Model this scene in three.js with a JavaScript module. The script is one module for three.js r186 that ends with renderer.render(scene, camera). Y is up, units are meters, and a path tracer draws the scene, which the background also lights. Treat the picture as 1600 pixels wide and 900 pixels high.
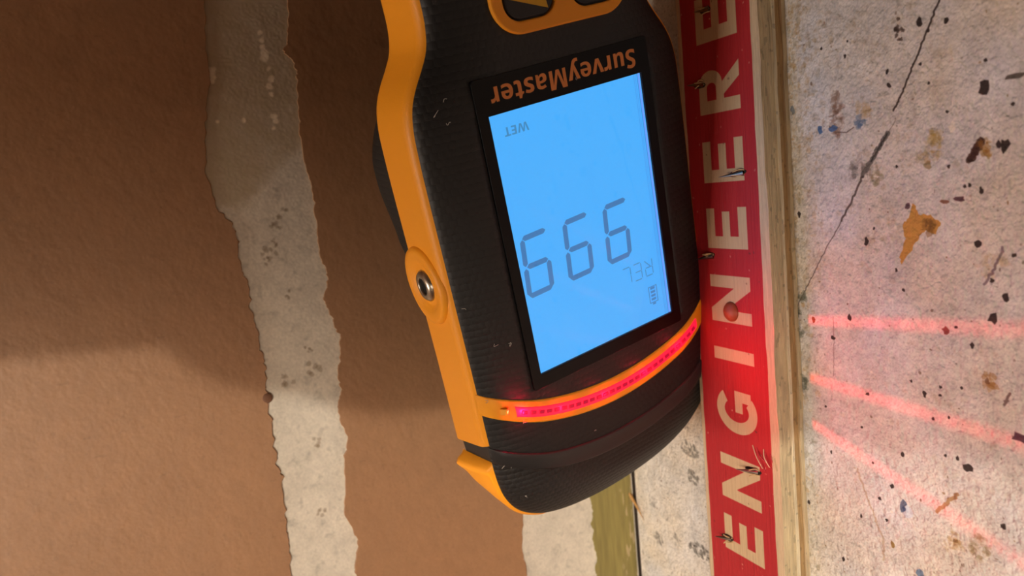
import * as THREE from 'three';
import { mergeGeometries, mergeVertices, toCreasedNormals } from 'three/addons/utils/BufferGeometryUtils.js';
import { RoundedBoxGeometry } from 'three/addons/geometries/RoundedBoxGeometry.js';
import { RectAreaLightUniformsLib } from 'three/addons/lights/RectAreaLightUniformsLib.js';
import { FontLoader } from 'three/addons/loaders/FontLoader.js';
import { MarchingCubes } from 'three/addons/objects/MarchingCubes.js';
import { TextGeometry } from 'three/addons/geometries/TextGeometry.js';

// ------------------------------------------------------------------ camera, light, exposure
RectAreaLightUniformsLib.init();
const V3 = (x, y, z) => new THREE.Vector3(x, y, z);
const scene = new THREE.Scene();
const renderer = new THREE.WebGLRenderer({ antialias: true });
renderer.toneMapping = THREE.LinearToneMapping;
renderer.toneMappingExposure = 1;
renderer.shadowMap.enabled = true;
scene.background = new THREE.Color(0x000000);

// lengths below are in millimetres until S() turns them into metres
const mm = 0.001, F = 1220;
const CAM = V3(0, 125.2, 206.8);
const RIGHT = V3(-0.08895882, -0.90920719, 0.40672916), DOWN = V3(-0.98854241, 0.13058671, 0.07570346), FWD = V3(-0.12194355, -0.39533454, -0.91040671);
const camera = new THREE.PerspectiveCamera((2 * Math.atan(450 / F) * 180) / Math.PI, 16 / 9, 0.004, 20);
camera.focus = 0.162; camera.userData.fStop = 24;
camera.position.copy(CAM).multiplyScalar(mm);
camera.quaternion.setFromRotationMatrix(new THREE.Matrix4().makeBasis(RIGHT, DOWN.clone().negate(), FWD.clone().negate()));
scene.add(camera);

// the one ceiling lamp of the room: where it hangs, its warm light
const LAMP = { at: V3(-0.10, 2.0, 2.75), color: 0xfff6e8, power: 13, radius: 1.6 };
// added fill light, unseen: a small square lamp on a stand beyond the sensor end
const FILL_LAMP = { at: V3(-0.20, 0.60, 0.062), aim: V3(0.0, 0.0, 0.085), size: 0.09, color: 0xfff0e0, power: 40 };
// added soft fill on the unseen front wall, built like a wide glowing window
const FILL_WINDOW = { x0: -1.25, x1: -0.15, y0: 0.75, y1: 2.1, color: 0xfff0e0, power: 4.7 };

// pixel of the photograph -> point on a surface it touches
const ray = (px, py) => RIGHT.clone().multiplyScalar((px - 800) / F).addScaledVector(DOWN, (py - 450) / F).add(FWD);
const onWall = (px, py, z = 0) => { const d = ray(px, py); return CAM.clone().addScaledVector(d, (z - CAM.z) / d.z); };
const onFloor = (px, py, y = 0) => { const d = ray(px, py); return CAM.clone().addScaledVector(d, (y - CAM.y) / d.y); };

// ------------------------------------------------------------------ helpers
let seed = 20240611;
const rnd = () => { seed = (seed + 0x6d2b79f5) | 0; let t = Math.imul(seed ^ (seed >>> 15), 1 | seed); t = (t + Math.imul(t ^ (t >>> 7), 61 | t)) ^ t; return ((t ^ (t >>> 14)) >>> 0) / 4294967296; };
const hash = (x, y) => { let h = Math.imul(x, 374761393) ^ Math.imul(y, 668265263); h = Math.imul(h ^ (h >>> 13), 1274126177); return ((h ^ (h >>> 16)) >>> 0) / 4294967296; };
const vnoise = (x, y) => {
  const ix = Math.floor(x), iy = Math.floor(y), fx = x - ix, fy = y - iy, u = fx * fx * (3 - 2 * fx), v = fy * fy * (3 - 2 * fy);
  const a = hash(ix, iy), b = hash(ix + 1, iy), c = hash(ix, iy + 1), d = hash(ix + 1, iy + 1);
  return a + (b - a) * u + (c - a) * v + (a - b - c + d) * u * v;
};
const fbm = (x, y, n) => { let s = 0, a = 0.5, t = 0; for (let i = 0; i < n; i++) { s += a * vnoise(x, y); t += a; a *= 0.5; x = x * 2.03 + 17.1; y = y * 2.03 + 9.7; } return s / t; };
const clamp01 = (x) => Math.min(1, Math.max(0, x)), lerp = (a, b, t) => a + (b - a) * t;
const smooth = (a, b, x) => { const t = clamp01((x - a) / (b - a)); return t * t * (3 - 2 * t); };

const used = new Map();
const numbered = (n) => { const k = used.get(n) ?? 0; used.set(n, k + 1); return k ? `${n}_${String(k).padStart(3, '0')}` : n; };
const shade = (m) => { m.castShadow = true; m.receiveShadow = true; return m; };
function part(name, geometry, material, parent, label) {
  const m = shade(new THREE.Mesh(geometry, material)); m.name = name; if (label) m.userData.label = label; parent.add(m); return m;
}
function thing(name, label, category, group) {
  const g = new THREE.Group(); g.name = numbered(name); g.userData = { label, category }; if (group) g.userData.group = group; scene.add(g); return g;
}
function single(name, geometry, material, label, category, group) {
  const m = shade(new THREE.Mesh(geometry, material)); m.name = numbered(name); m.userData = { label, category }; if (group) m.userData.group = group; scene.add(m); return m;
}
function structure(name, label) { const g = new THREE.Group(); g.name = name; g.userData = { kind: 'structure', label }; scene.add(g); return g; }
const S = (g) => g.scale(mm, mm, mm);
const std = (color, roughness, extra = {}) => new THREE.MeshStandardMaterial({ color, roughness, ...extra });
function dataTex(w, h, fill, srgb) {
  const d = new Uint8Array(w * h * 4);
  for (let y = 0; y < h; y++) for (let x = 0; x < w; x++) { const i = (y * w + x) * 4, c = fill(x, y); if (typeof c === 'number') d[i] = d[i + 1] = d[i + 2] = c; else { d[i] = c[0]; d[i + 1] = c[1]; d[i + 2] = c[2]; } d[i + 3] = 255; }
  const t = new THREE.DataTexture(d, w, h); t.magFilter = THREE.LinearFilter; t.minFilter = THREE.LinearFilter; t.wrapS = t.wrapT = THREE.RepeatWrapping; if (srgb) t.colorSpace = THREE.SRGBColorSpace; t.needsUpdate = true; return t;
}
function canvasTex(w, h, draw, srgb = true) {
  const c = document.createElement('canvas'); c.width = w; c.height = h; draw(c.getContext('2d'), w, h);
  const t = new THREE.CanvasTexture(c); if (srgb) t.colorSpace = THREE.SRGBColorSpace; t.needsUpdate = true; return t;
}
// a grid of points P(i, j) as a surface
function gridGeo(ni, nj, P, keep, uvOf) {
  const pos = [], uv = [], idx = [];
  for (let i = 0; i <= ni; i++) for (let j = 0; j <= nj; j++) { const p = P(i, j); pos.push(p.x, p.y, p.z); const w = uvOf ? uvOf(p) : [p.x * 0.1, p.y * 0.1]; uv.push(w[0], w[1]); }
  for (let i = 0; i < ni; i++) for (let j = 0; j < nj; j++) {
    if (keep && !keep(i, j)) continue;
    const a = i * (nj + 1) + j, b = a + 1, c = a + nj + 1, d = c + 1; idx.push(a, c, b, b, c, d);
  }
  const g = new THREE.BufferGeometry(); g.setAttribute('position', new THREE.Float32BufferAttribute(pos, 3)); g.setAttribute('uv', new THREE.Float32BufferAttribute(uv, 2)); g.setIndex(idx); g.computeVertexNormals(); return g;
}
const merge = (list) => mergeGeometries(list.map((g) => (g.index ? g.toNonIndexed() : g)));
function box(x0, y0, z0, x1, y1, z1, r = 0) {
  const w = x1 - x0, h = y1 - y0, d = z1 - z0, g = r ? new RoundedBoxGeometry(w, h, d, 2, r) : new THREE.BoxGeometry(w, h, d);
  return g.translate((x0 + x1) / 2, (y0 + y1) / 2, (z0 + z1) / 2);
}
function roundRect(x0, y0, x1, y1, r) {
  const s = new THREE.Shape(); s.moveTo(x0 + r, y0); s.lineTo(x1 - r, y0); s.absarc(x1 - r, y0 + r, r, -Math.PI / 2, 0); s.lineTo(x1, y1 - r); s.absarc(x1 - r, y1 - r, r, 0, Math.PI / 2);
  s.lineTo(x0 + r, y1); s.absarc(x0 + r, y1 - r, r, Math.PI / 2, Math.PI); s.lineTo(x0, y0 + r); s.absarc(x0 + r, y0 + r, r, Math.PI, 1.5 * Math.PI); return s;
}
const extrude = (shape, depth, bevel = 0, seg = 12) => new THREE.ExtrudeGeometry(shape, { depth, bevelEnabled: bevel > 0, bevelSize: bevel, bevelThickness: bevel, bevelOffset: -bevel, bevelSegments: 2, curveSegments: seg });
const tube = (pts, r, seg = 12, rs = 6) => new THREE.TubeGeometry(new THREE.CatmullRomCurve3(pts), seg, r, rs);

// ------------------------------------------------------------------ the floor: stained concrete screed
const FX0 = -165, FX1 = 85, FZ0 = 2.2, FZ1 = 252.2, FT = 2048;
const floorColor = canvasTex(FT, FT, (ctx, w, h) => {
  const img = ctx.createImageData(w, h), d = img.data;
  for (let y = 0; y < h; y++) for (let x = 0; x < w; x++) {
    const X = FX0 + (x / w) * (FX1 - FX0), Z = FZ0 + (y / h) * (FZ1 - FZ0);
    const a = fbm(X * 0.05, Z * 0.05, 3), b = fbm(X * 0.35 + 40, Z * 0.35, 3), c = vnoise(X * 3.1, Z * 3.1), e = fbm(X * 1.2 + 9, Z * 1.2 + 4, 2);
    let v = 0.945 + 0.13 * (a - 0.5) + 0.16 * (b - 0.5) + 0.10 * (c - 0.5);
    if (e > 0.68) v -= (e - 0.68) * 0.5;
    const warm = (fbm(X * 0.09 + 70, Z * 0.09 + 30, 3) - 0.5) * 0.16, i = (y * w + x) * 4;
    d[i] = 255 * clamp01(v * (0.915 + warm * 0.2)); d[i + 1] = 255 * clamp01(v * (0.885 - warm * 0.15)); d[i + 2] = 255 * clamp01(v * (0.845 - warm * 0.8)); d[i + 3] = 255;
  }
  ctx.putImageData(img, 0, 0);
  const k = w / (FX1 - FX0);
  const at = (px, py) => { const p = onFloor(px, py); return [(p.x - FX0) * k, (p.z - FZ0) * k]; };
  const A = (x, y) => at(1180 + x / 2, y / 2), B = (x, y) => at(1180 + x / 2, 450 + y / 2);
  const R = (r) => (r / 2 / 6.6) * k;                 // a radius seen in those crops, on the slab
  function blob(p, rx, ry, color, alpha = 1, n = 9, rag = 0.35) {
    ctx.globalAlpha = alpha; ctx.fillStyle = color; ctx.beginPath();
    for (let i = 0; i <= n; i++) { const t = (i / n) * Math.PI * 2, q = 1 + rag * (hash(Math.round(p[0] * 7) + (i % n), Math.round(p[1] * 5)) - 0.5) * 2; const x = p[0] + Math.cos(t) * rx * q, y = p[1] + Math.sin(t) * ry * q; i ? ctx.lineTo(x, y) : ctx.moveTo(x, y); }
    ctx.fill(); ctx.globalAlpha = 1;
  }
  const mottle = (p, rx, ry, color, alpha, count) => { for (let i = 0; i < count; i++) { const t = rnd() * 6.283, q = Math.sqrt(rnd()); blob([p[0] + Math.cos(t) * q * rx, p[1] + Math.sin(t) * q * ry], R(3 + rnd() * 9), R(3 + rnd() * 9), color, alpha * (0.4 + rnd() * 0.6), 7, 0.5); } };
  function line(pts, width, color, alpha) { ctx.globalAlpha = alpha; ctx.strokeStyle = color; ctx.lineWidth = width; ctx.lineCap = 'round'; ctx.lineJoin = 'round'; ctx.beginPath(); pts.forEach((p, i) => (i ? ctx.lineTo(p[0], p[1]) : ctx.moveTo(p[0], p[1]))); ctx.stroke(); ctx.globalAlpha = 1; }
  const jit = (pts, m, amount) => { const out = []; for (let i = 0; i + 1 < pts.length; i++) for (let j = 0; j < m; j++) { const t = j / m; out.push([lerp(pts[i][0], pts[i + 1][0], t) + (rnd() - 0.5) * amount, lerp(pts[i][1], pts[i + 1][1], t) + (rnd() - 0.5) * amount]); } out.push(pts.at(-1)); return out; };
  // fine specks all over
  for (let i = 0; i < 1900; i++) blob([rnd() * w, rnd() * h], R(1.5 + rnd() * rnd() * 5), R(1.5 + rnd() * rnd() * 4), rnd() < 0.7 ? '#6d5340' : '#8d6a3c', 0.25 + rnd() * 0.5, 6);
  for (let i = 0; i < 700; i++) blob([rnd() * w, rnd() * h], R(2 + rnd() * 4), R(2 + rnd() * 4), '#fbf3e4', 0.3 + rnd() * 0.4, 6);
  // ochre dust along the edge of the gripper strip
  for (let i = 0; i < 700; i++) { const p = at(1232 + rnd() * rnd() * 60, rnd() * 900); blob(p, R(2 + rnd() * 9), R(2 + rnd() * 9), rnd() < 0.65 ? '#b98d4d' : '#7d7350', 0.10 + rnd() * 0.16, 7, 0.5); }
  for (let i = 0; i < 150; i++) mottle(A(rnd() * rnd() * 620 + 90, rnd() * 900), R(26), R(34), rnd() < 0.7 ? '#a27c4c' : '#7d6650', 0.13, 5);
  for (let i = 0; i < 60; i++) mottle(B(rnd() * 700 + 90, rnd() * 900), R(26), R(34), '#b08d62', 0.10, 5);
  // the long scratch
  line(jit([A(575, 0), A(540, 90), A(495, 200), A(455, 300), A(432, 345)], 14, 2.2), R(5), '#33261f', 0.85);
  line(jit([A(440, 370), A(415, 415)], 5, 2), R(3), '#4a3b30', 0.4);
  line(jit([A(415, 415), A(385, 465), A(360, 505), A(335, 550)], 14, 4), R(12), '#5b554d', 0.75);
  line(jit([A(412, 420), A(385, 465), A(362, 505)], 14, 3), R(5), '#35302b', 0.7);
  line(jit([A(335, 550), A(310, 610), A(270, 690)], 12, 3), R(6), '#453a33', 0.75);
  line(jit([A(270, 690), A(215, 790), A(165, 890), B(130, 60)], 14, 2), R(3.2), '#4c4038', 0.65);
  mottle(A(322, 535), R(26), R(36), '#5c564e', 0.30, 26); mottle(A(378, 545), R(28), R(18), '#75683f', 0.35, 18);
  // raised smear with blue paint
  mottle(A(255, 358), R(58), R(22), '#7d5a46', 0.42, 60); mottle(A(340, 345), R(24), R(24), '#c09a63', 0.3, 22);
  blob(A(203, 407), R(11), R(9), '#4a6a94', 0.9); blob(A(243, 402), R(10), R(15), '#4f6c98', 0.9); mottle(A(326, 384), R(15), R(15), '#5f7590', 0.5, 14);
  line([A(258, 413), A(285, 414), A(308, 398)], R(3), '#5a4940', 0.7); blob(A(118, 346), R(14), R(8), '#63707d', 0.7);
  // faint ochre patches and the bright ochre splash
  mottle(A(560, 445), R(34), R(20), '#b39043', 0.32, 34); mottle(A(535, 490), R(16), R(30), '#a6854a', 0.25, 20); blob(A(538, 516), R(9), R(9), '#8a6a30', 0.5);
  const star = [[495, 636], [512, 668], [545, 672], [577, 694], [566, 732], [535, 722], [512, 738], [488, 782], [458, 828], [452, 808], [470, 745], [462, 700], [480, 682]];
  ctx.globalAlpha = 0.85; ctx.fillStyle = '#c98d33'; ctx.beginPath(); jit(star.map(([x, y]) => A(x, y)), 4, 4).forEach((p, i) => (i ? ctx.lineTo(p[0], p[1]) : ctx.moveTo(p[0], p[1]))); ctx.fill(); ctx.globalAlpha = 1;
  mottle(A(545, 700), R(20), R(18), '#7a5526', 0.45, 16);
  for (const [x, y, rx, ry, c = '#2c211c'] of [[716, 273, 15, 13], [780, 456, 16, 10], [760, 452, 8, 6], [418, 267, 7, 6], [413, 224, 6, 5], [513, 68, 10, 7], [541, 95, 5, 4], [597, 65, 7, 5], [206, 152, 4, 4], [348, 755, 10, 7], [137, 670, 12, 6], [95, 135, 4, 3], [280, 175, 5, 4], [288, 128, 3, 3], [600, 350, 4, 4], [720, 188, 4, 4], [543, 260, 4, 4], [515, 200, 4, 4], [706, 595, 8, 5], [697, 760, 9, 8], [605, 520, 4, 4], [638, 622, 6, 14, '#5a3a40'], [740, 876, 5, 5], [805, 325, 4, 4], [815, 238, 5, 22, '#5d5249'], [670, 578, 5, 4], [656, 583, 4, 4], [809, 798, 5, 5], [371, 714, 4, 4], [442, 520, 4, 4], [475, 645, 9, 8, '#5b3f45'], [441, 845, 5, 4], [593, 630, 5, 12, '#8a5a45']]) blob(A(x, y), R(rx), R(ry), c, 0.9);
  for (let i = 0; i < 12; i++) blob(A(450 + (rnd() - 0.5) * 26, 92 + (rnd() - 0.5) * 75), R(5), R(5), '#4a382e', 0.7);
  for (let i = 0; i < 16; i++) { const t = i / 15; blob(A(lerp(705, 676, t) + (rnd() - 0.5) * 14, lerp(438, 500, t)), R(8), R(8), '#43291f', 0.8); }
  mottle(A(720, 462), R(18), R(16), '#a9762f', 0.5, 14); blob(A(616, 398), R(14), R(11), '#f4ead6', 0.9);
  mottle(A(735, 830), R(28), R(38), '#cdb48a', 0.4, 20); line(jit([A(778, 770), A(755, 830), A(715, 888)], 8, 5), R(6), '#5f4753', 0.6);
  for (const [x, y, rx, ry, c = '#2f2420'] of [[295, 92, 8, 6], [742, 93, 13, 11], [781, 28, 10, 8], [463, 6, 5, 4], [678, 180, 7, 5], [243, 155, 5, 8], [350, 331, 5, 6], [488, 291, 4, 4], [529, 330, 9, 6], [577, 335, 4, 4], [579, 310, 4, 4], [645, 312, 4, 4], [666, 561, 12, 11], [460, 519, 7, 5], [428, 620, 6, 6], [390, 658, 5, 5], [411, 726, 4, 5], [331, 712, 6, 4], [368, 546, 4, 4], [168, 669, 9, 6], [276, 847, 7, 5], [623, 790, 4, 4], [775, 745, 8, 6], [238, 513, 5, 4], [220, 370, 4, 4], [835, 470, 12, 22, '#4e3442'], [595, 524, 4, 4], [627, 122, 4, 4], [595, 132, 9, 9, '#8a3f3c'], [182, 99, 9, 6, '#8c4a30'], [605, 405, 4, 4], [556, 408, 4, 4], [333, 435, 4, 4], [633, 532, 6, 4], [430, 800, 9, 7, '#94723a'], [630, 792, 5, 4]]) blob(B(x, y), R(rx), R(ry), c, 0.9);
  line(jit([B(244, 90), B(246, 180), B(245, 275)], 10, 2), R(2), '#5c4238', 0.5); line(jit([B(790, 335), B(778, 365)], 6, 6), R(6), '#5a3f3b', 0.7);
  mottle(B(733, 290), R(18), R(15), '#a8763c', 0.5, 14); blob(B(726, 292), R(8), R(6), '#6b3a24', 0.6);
  blob(B(462, 683), R(16), R(14), '#51627f', 0.8); blob(B(476, 700), R(15), R(14), '#dfe6ef', 0.9); blob(B(466, 690), R(8), R(6), '#3d5078', 0.8);
  line(jit([B(565, 700), B(600, 668), B(632, 645)], 8, 4), R(9), '#a3703c', 0.7); mottle(B(620, 800), R(36), R(24), '#b7935a', 0.35, 24); mottle(B(702, 812), R(30), R(28), '#8a744e', 0.38, 28);
  line(jit([B(318, 565), B(345, 640), B(375, 720), B(402, 790), B(400, 850)], 9, 4), R(6), '#a58057', 0.4); blob(B(515, 890), R(10), R(14), '#5a7395', 0.8);
  for (const [x, y] of [[130, 75], [145, 30], [150, 285], [152, 310], [140, 140]]) mottle(B(x, y), R(12), R(16), '#5f6455', 0.45, 12);
  // between the wall and the strip: grey mould smudges
  for (const [x, y, rx, ry, n, a] of [[1078, 702, 14, 34, 44, 0.30], [1082, 745, 14, 22, 30, 0.30], [1096, 862, 12, 44, 60, 0.34], [1030, 842, 12, 18, 20, 0.26], [1058, 845, 14, 14, 16, 0.18], [1020, 785, 10, 16, 16, 0.14], [1050, 800, 30, 40, 20, 0.10], [1070, 660, 10, 26, 20, 0.2], [1010, 870, 16, 20, 12, 0.12]]) mottle(at(x, y), R(rx * 2), R(ry * 1.6), '#4a453f', a * 1.35, n);
});
const floorBump = dataTex(FT, FT, (x, y) => {
  const X = (x / FT) * 250, Z = (1 - y / FT) * 250;
  const g = fbm(X * 1.1, Z * 1.1, 3), c = vnoise(X * 3.6 + 5, Z * 3.6), p = vnoise(X * 0.9 + 50, Z * 0.9 + 20);
  return 255 * clamp01(0.16 * c + 0.66 * g + 0.10 * fbm(X * 0.12, Z * 0.12, 2) - (p > 0.86 ? (p - 0.86) * 1.5 : 0) + 0.04);
});
const floor = structure('floor', 'stained sandy concrete floor');
{
  const near = new THREE.PlaneGeometry(FX1 - FX0, FZ1 - FZ0).rotateX(-Math.PI / 2).translate((FX0 + FX1) / 2, 0, (FZ0 + FZ1) / 2);   // canvas top row = far edge by the wall
  const slab = merge([near, box(FX0, -30, FZ0, FX1, -0.05, FZ1)]);
  part('concrete_slab', S(slab), std(0xffffff, 0.93, { map: floorColor, bumpMap: floorBump, bumpScale: 0.0007 }), floor);
  part('joint', S(box(-1700, -6, 0, 260, -0.15, FZ0)), std(0x2a1d14, 1), floor, 'dark strip standing in for shade in the joint along the wall');  // dark strip put in the gap to stand for its shade
  const plain = std(0x776c62, 0.95), room = [box(-1700, -30, FZ0, FX0, 0, 3000), box(FX1, -30, FZ0, 260, 0, 3000), box(FX0, -30, FZ1, FX1, 0, 3000), box(-1700, -60, -100, 260, -30, 3000)];
  room.forEach((g) => part('concrete_slab', S(g), plain, floor));
}

// ------------------------------------------------------------------ the wall: plaster, torn brown paint, old olive paint
const wallBack = structure('wall_back', 'brown painted wall with a torn strip of bare plaster');
const PX0 = -165, PX1 = 85, PY1 = 250, PT = 1024;
const plasterColor = canvasTex(PT, PT, (ctx, w, h) => {
  const img = ctx.createImageData(w, h), d = img.data;
  for (let y = 0; y < h; y++) for (let x = 0; x < w; x++) {
    const X = PX0 + (x / w) * 250, Y = PY1 - (y / h) * 250, i = (y * w + x) * 4;
    const v = 0.93 + 0.10 * (fbm(X * 0.3, Y * 0.3, 3) - 0.5) + 0.07 * (vnoise(X * 2.4, Y * 2.4) - 0.5) - Math.max(0, fbm(X * 0.55 + 9, Y * 0.55, 3) - 0.62) * 0.45;
    d[i] = 255 * clamp01(v * 0.905); d[i + 1] = 255 * clamp01(v * 0.868); d[i + 2] = 255 * clamp01(v * 0.80); d[i + 3] = 255;
  }
  ctx.putImageData(img, 0, 0);
  const k = w / 250, at = (px, py) => { const p = onWall(px, py); return [(p.x - PX0) * k, (PY1 - p.y) * k]; };
  const blob = (p, r, color, a) => { ctx.globalAlpha = a; ctx.fillStyle = color; ctx.beginPath(); for (let i = 0; i < 9; i++) { const t = (i / 9) * 6.283, q = r * (0.65 + 0.7 * rnd()); ctx.lineTo(p[0] + Math.cos(t) * q, p[1] + Math.sin(t) * q); } ctx.fill(); ctx.globalAlpha = 1; };
  // grey-brown old filler on the upper reach of the torn strip, ending in a ragged diagonal
  for (let i = 0; i < 5200; i++) {
    const py = -60 + rnd() * 400, px = 300 + rnd() * 200; if (py > 330 - Math.max(0, px - 380) * 1.15 - rnd() * 26) continue;
    blob(at(px, py), 3 + rnd() * 6, rnd() < 0.6 ? '#c2b298' : '#b09f86', 0.13);
  }
  const chip = '#f3e7d0';
  for (const [px, py, r] of [[331, 118, 4], [331, 110, 3.4], [331, 126, 3], [406, 52, 2.6], [408, 62, 2.6], [411, 72, 3], [413, 82, 4], [414, 90, 4.4], [420, 108, 2], [423, 124, 3.6], [421, 134, 3.4], [424, 148, 2.4], [429, 182, 3.4], [430, 190, 3], [427, 200, 2], [380, 188, 2.2], [340, 190, 1.6]]) for (let i = 0; i < 5; i++) blob([at(px, py)[0] + (rnd() - 0.5) * r, at(px, py)[1] + (rnd() - 0.5) * r], r * 0.75, chip, 0.7);
  for (const [px, py, r] of [[420, 395, 5], [428, 350, 4], [430, 380, 3], [446, 461, 3], [416, 408, 3], [440, 335, 4], [490, 580, 6], [450, 590, 5], [480, 545, 3], [495, 690, 4], [502, 800, 4]]) for (let i = 0; i < 6; i++) blob([at(px, py)[0] + (rnd() - 0.5) * r * 3, at(px, py)[1] + (rnd() - 0.5) * r * 3], r * 0.5, '#6e5a42', 0.35);
});
const grain = dataTex(1024, 1024, (x, y) => 255 * clamp01(0.6 * fbm(x * 0.06, y * 0.06, 3) + 0.4 * vnoise(x * 0.5, y * 0.5)));
const paintBump = dataTex(1024, 1024, (x, y) => {
  const X = x * 0.254, Y = y * 0.254, warp = fbm(X * 0.1, Y * 0.1, 2) * 1.2;
  return 255 * clamp01(0.62 * fbm((X + Y * 0.3) * 0.36 + warp, (Y - X * 0.3) * 0.5 - warp, 3) + 0.28 * fbm((X - Y * 0.4) * 1.0 + 3, (Y + X * 0.4) * 1.1, 3) + 0.10 * vnoise(X * 2.6, Y * 2.6));
});
const paintColor = dataTex(1024, 1024, (x, y) => {
  const X = x * 0.254, Y = y * 0.254, v = 1 + 0.07 * (fbm(X * 0.3, Y * 0.3, 3) - 0.5) + 0.05 * (vnoise(X * 3, Y * 3) - 0.5) - (vnoise(X * 0.8 + 31, Y * 0.8) > 0.93 ? 0.06 : 0);
  return [255 * clamp01(0.625 * v), 255 * clamp01(0.465 * v), 255 * clamp01(0.33 * v)];
}, true);
const plasterMat = std(0xffffff, 0.92, { map: plasterColor, bumpMap: grain, bumpScale: 0.00012 });
const paintMat = std(0xffffff, 0.5, { map: paintColor, bumpMap: paintBump, bumpScale: 0.00014 });
const planarUV = (g, fx, fy) => { const p = g.attributes.position, uv = new Float32Array(p.count * 2); for (let i = 0; i < p.count; i++) { uv[2 * i] = fx(p.getX(i), p.getY(i), p.getZ(i)); uv[2 * i + 1] = fy(p.getX(i), p.getY(i), p.getZ(i)); } g.setAttribute('uv', new THREE.BufferAttribute(uv, 2)); return g; };
{
  const pl = planarUV(box(PX0, -30, -100, PX1, PY1, 0), (x) => (x - PX0) / 250, (x, y) => y / 250);
  part('plaster', S(pl), plasterMat, wallBack, 'bare cream plaster');
  const rest = std(0x9d7150, 0.6);
  for (const g of [box(-1700, -30, -100, PX0, 2400, 0.6), box(PX1, -30, -100, 260, 2400, 0.6), box(PX0, PY1, -100, PX1, 2400, 0.6)]) part('plaster', S(g), rest, wallBack);
  // ragged outline through pixels of the photograph
  const rag = (pts, m, amp) => { const c = new THREE.CatmullRomCurve3(pts.map(([x, y]) => onWall(x, y)), false, 'centripetal').getPoints(pts.length * m); return c.map((p, i) => new THREE.Vector2(p.x + (fbm(i * 0.55, 3.3, 2) - 0.5) * amp, p.y + (fbm(i * 0.6, 8.1, 3) - 0.5) * amp * 1.6)); };
  const upper = rag([[316, -120], [318, -40], [318, 0], [322, 60], [326, 120], [323, 180], [319, 230], [325, 280], [343, 330], [362, 350], [372, 380], [376, 415], [377, 428], [389, 440], [390, 475], [397, 500], [404, 530], [411, 560], [416, 590], [417, 612], [421, 645], [428, 680], [431, 720], [440, 745], [446, 790], [446, 822], [452, 850], [456, 900], [462, 960], [468, 1020]], 7, 1.0);
  const lower = rag([[452, -120], [450, -40], [448, 0], [450, 40], [447, 66], [443, 80], [452, 92], [462, 108], [463, 120], [464, 150], [467, 190], [470, 220], [475, 260], [487, 290], [490, 320], [495, 360], [498, 395], [508, 420], [511, 445], [506, 468], [515, 488], [523, 510], [530, 525], [530, 560], [529, 590], [532, 610], [528, 632], [533, 660], [542, 685], [538, 720], [541, 760], [538, 800], [552, 830], [559, 850], [553, 885], [556, 900], [560, 960], [566, 1020]], 7, 0.7);
  const uvP = (g) => planarUV(g, (x) => (x - PX0) / 260, (x, y) => y / 260);
  const topShape = new THREE.Shape(); topShape.moveTo(PX1, PY1); upper.forEach((p) => topShape.lineTo(p.x, p.y)); topShape.lineTo(PX0, upper.at(-1).y); topShape.lineTo(PX0, PY1);
  part('paint_layer', S(uvP(extrude(topShape, 0.5, 0.12))), paintMat, wallBack, 'matt brown wall paint above the torn strip');
  const edge = []; for (let x = PX0; x <= PX1; x += 1.2) edge.push(new THREE.Vector2(x, 39.2 + (fbm(x * 0.35, 2.2, 3) - 0.5) * 2.6));
  const low = new THREE.Shape(); low.moveTo(PX1, edge.at(-1).y); low.lineTo(PX1, lower[0].y); lower.forEach((p) => low.lineTo(p.x, p.y)); low.lineTo(PX0, lower.at(-1).y); edge.forEach((p) => low.lineTo(p.x, p.y));
  part('paint_layer', S(uvP(extrude(low, 0.5, 0.12))), paintMat, wallBack, 'matt brown wall paint between torn strip and bare plaster');
  const olive = new THREE.Shape(); olive.moveTo(PX0, 0.4); olive.lineTo(PX1, 0.4);
  for (let x = PX1; x >= PX0; x -= 0.6) olive.lineTo(x, 15.0 + (fbm(x * 0.4, 12.2, 3) - 0.5) * 3.6);
  const oliveTex = dataTex(1024, 128, (x, y) => { const X = x * 0.244, Y = y * 0.125, s = fbm(X * 0.12, Y * 1.3, 3), t = fbm(X * 0.25 + 7, Y * 1.1 + 40, 3), k = 0.92 + 0.2 * (s - 0.5), w = smooth(0.6, 0.7, t) * smooth(0.5, 0.2, Y / 16); return [255 * clamp01(lerp(0.60, 0.76, w) * k), 255 * clamp01(lerp(0.545, 0.67, w) * k), 255 * clamp01(lerp(0.31, 0.50, w) * k)]; }, true);
  part('old_paint', S(planarUV(extrude(olive, 0.25, 0.08), (x) => (x - PX0) / 250, (x, y) => y / 16)), std(0xffffff, 0.75, { map: oliveTex }), wallBack, 'brushed olive green paint low on the wall');
  // a small dark nail plug at the edge of the paint
  const p = onWall(418, 622, 0.6); part('plug', S(new THREE.SphereGeometry(1.25, 12, 8).scale(1.1, 1, 0.35).translate(p.x, p.y, 0.55)), std(0x6d4a34, 0.8), wallBack);
}

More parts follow.
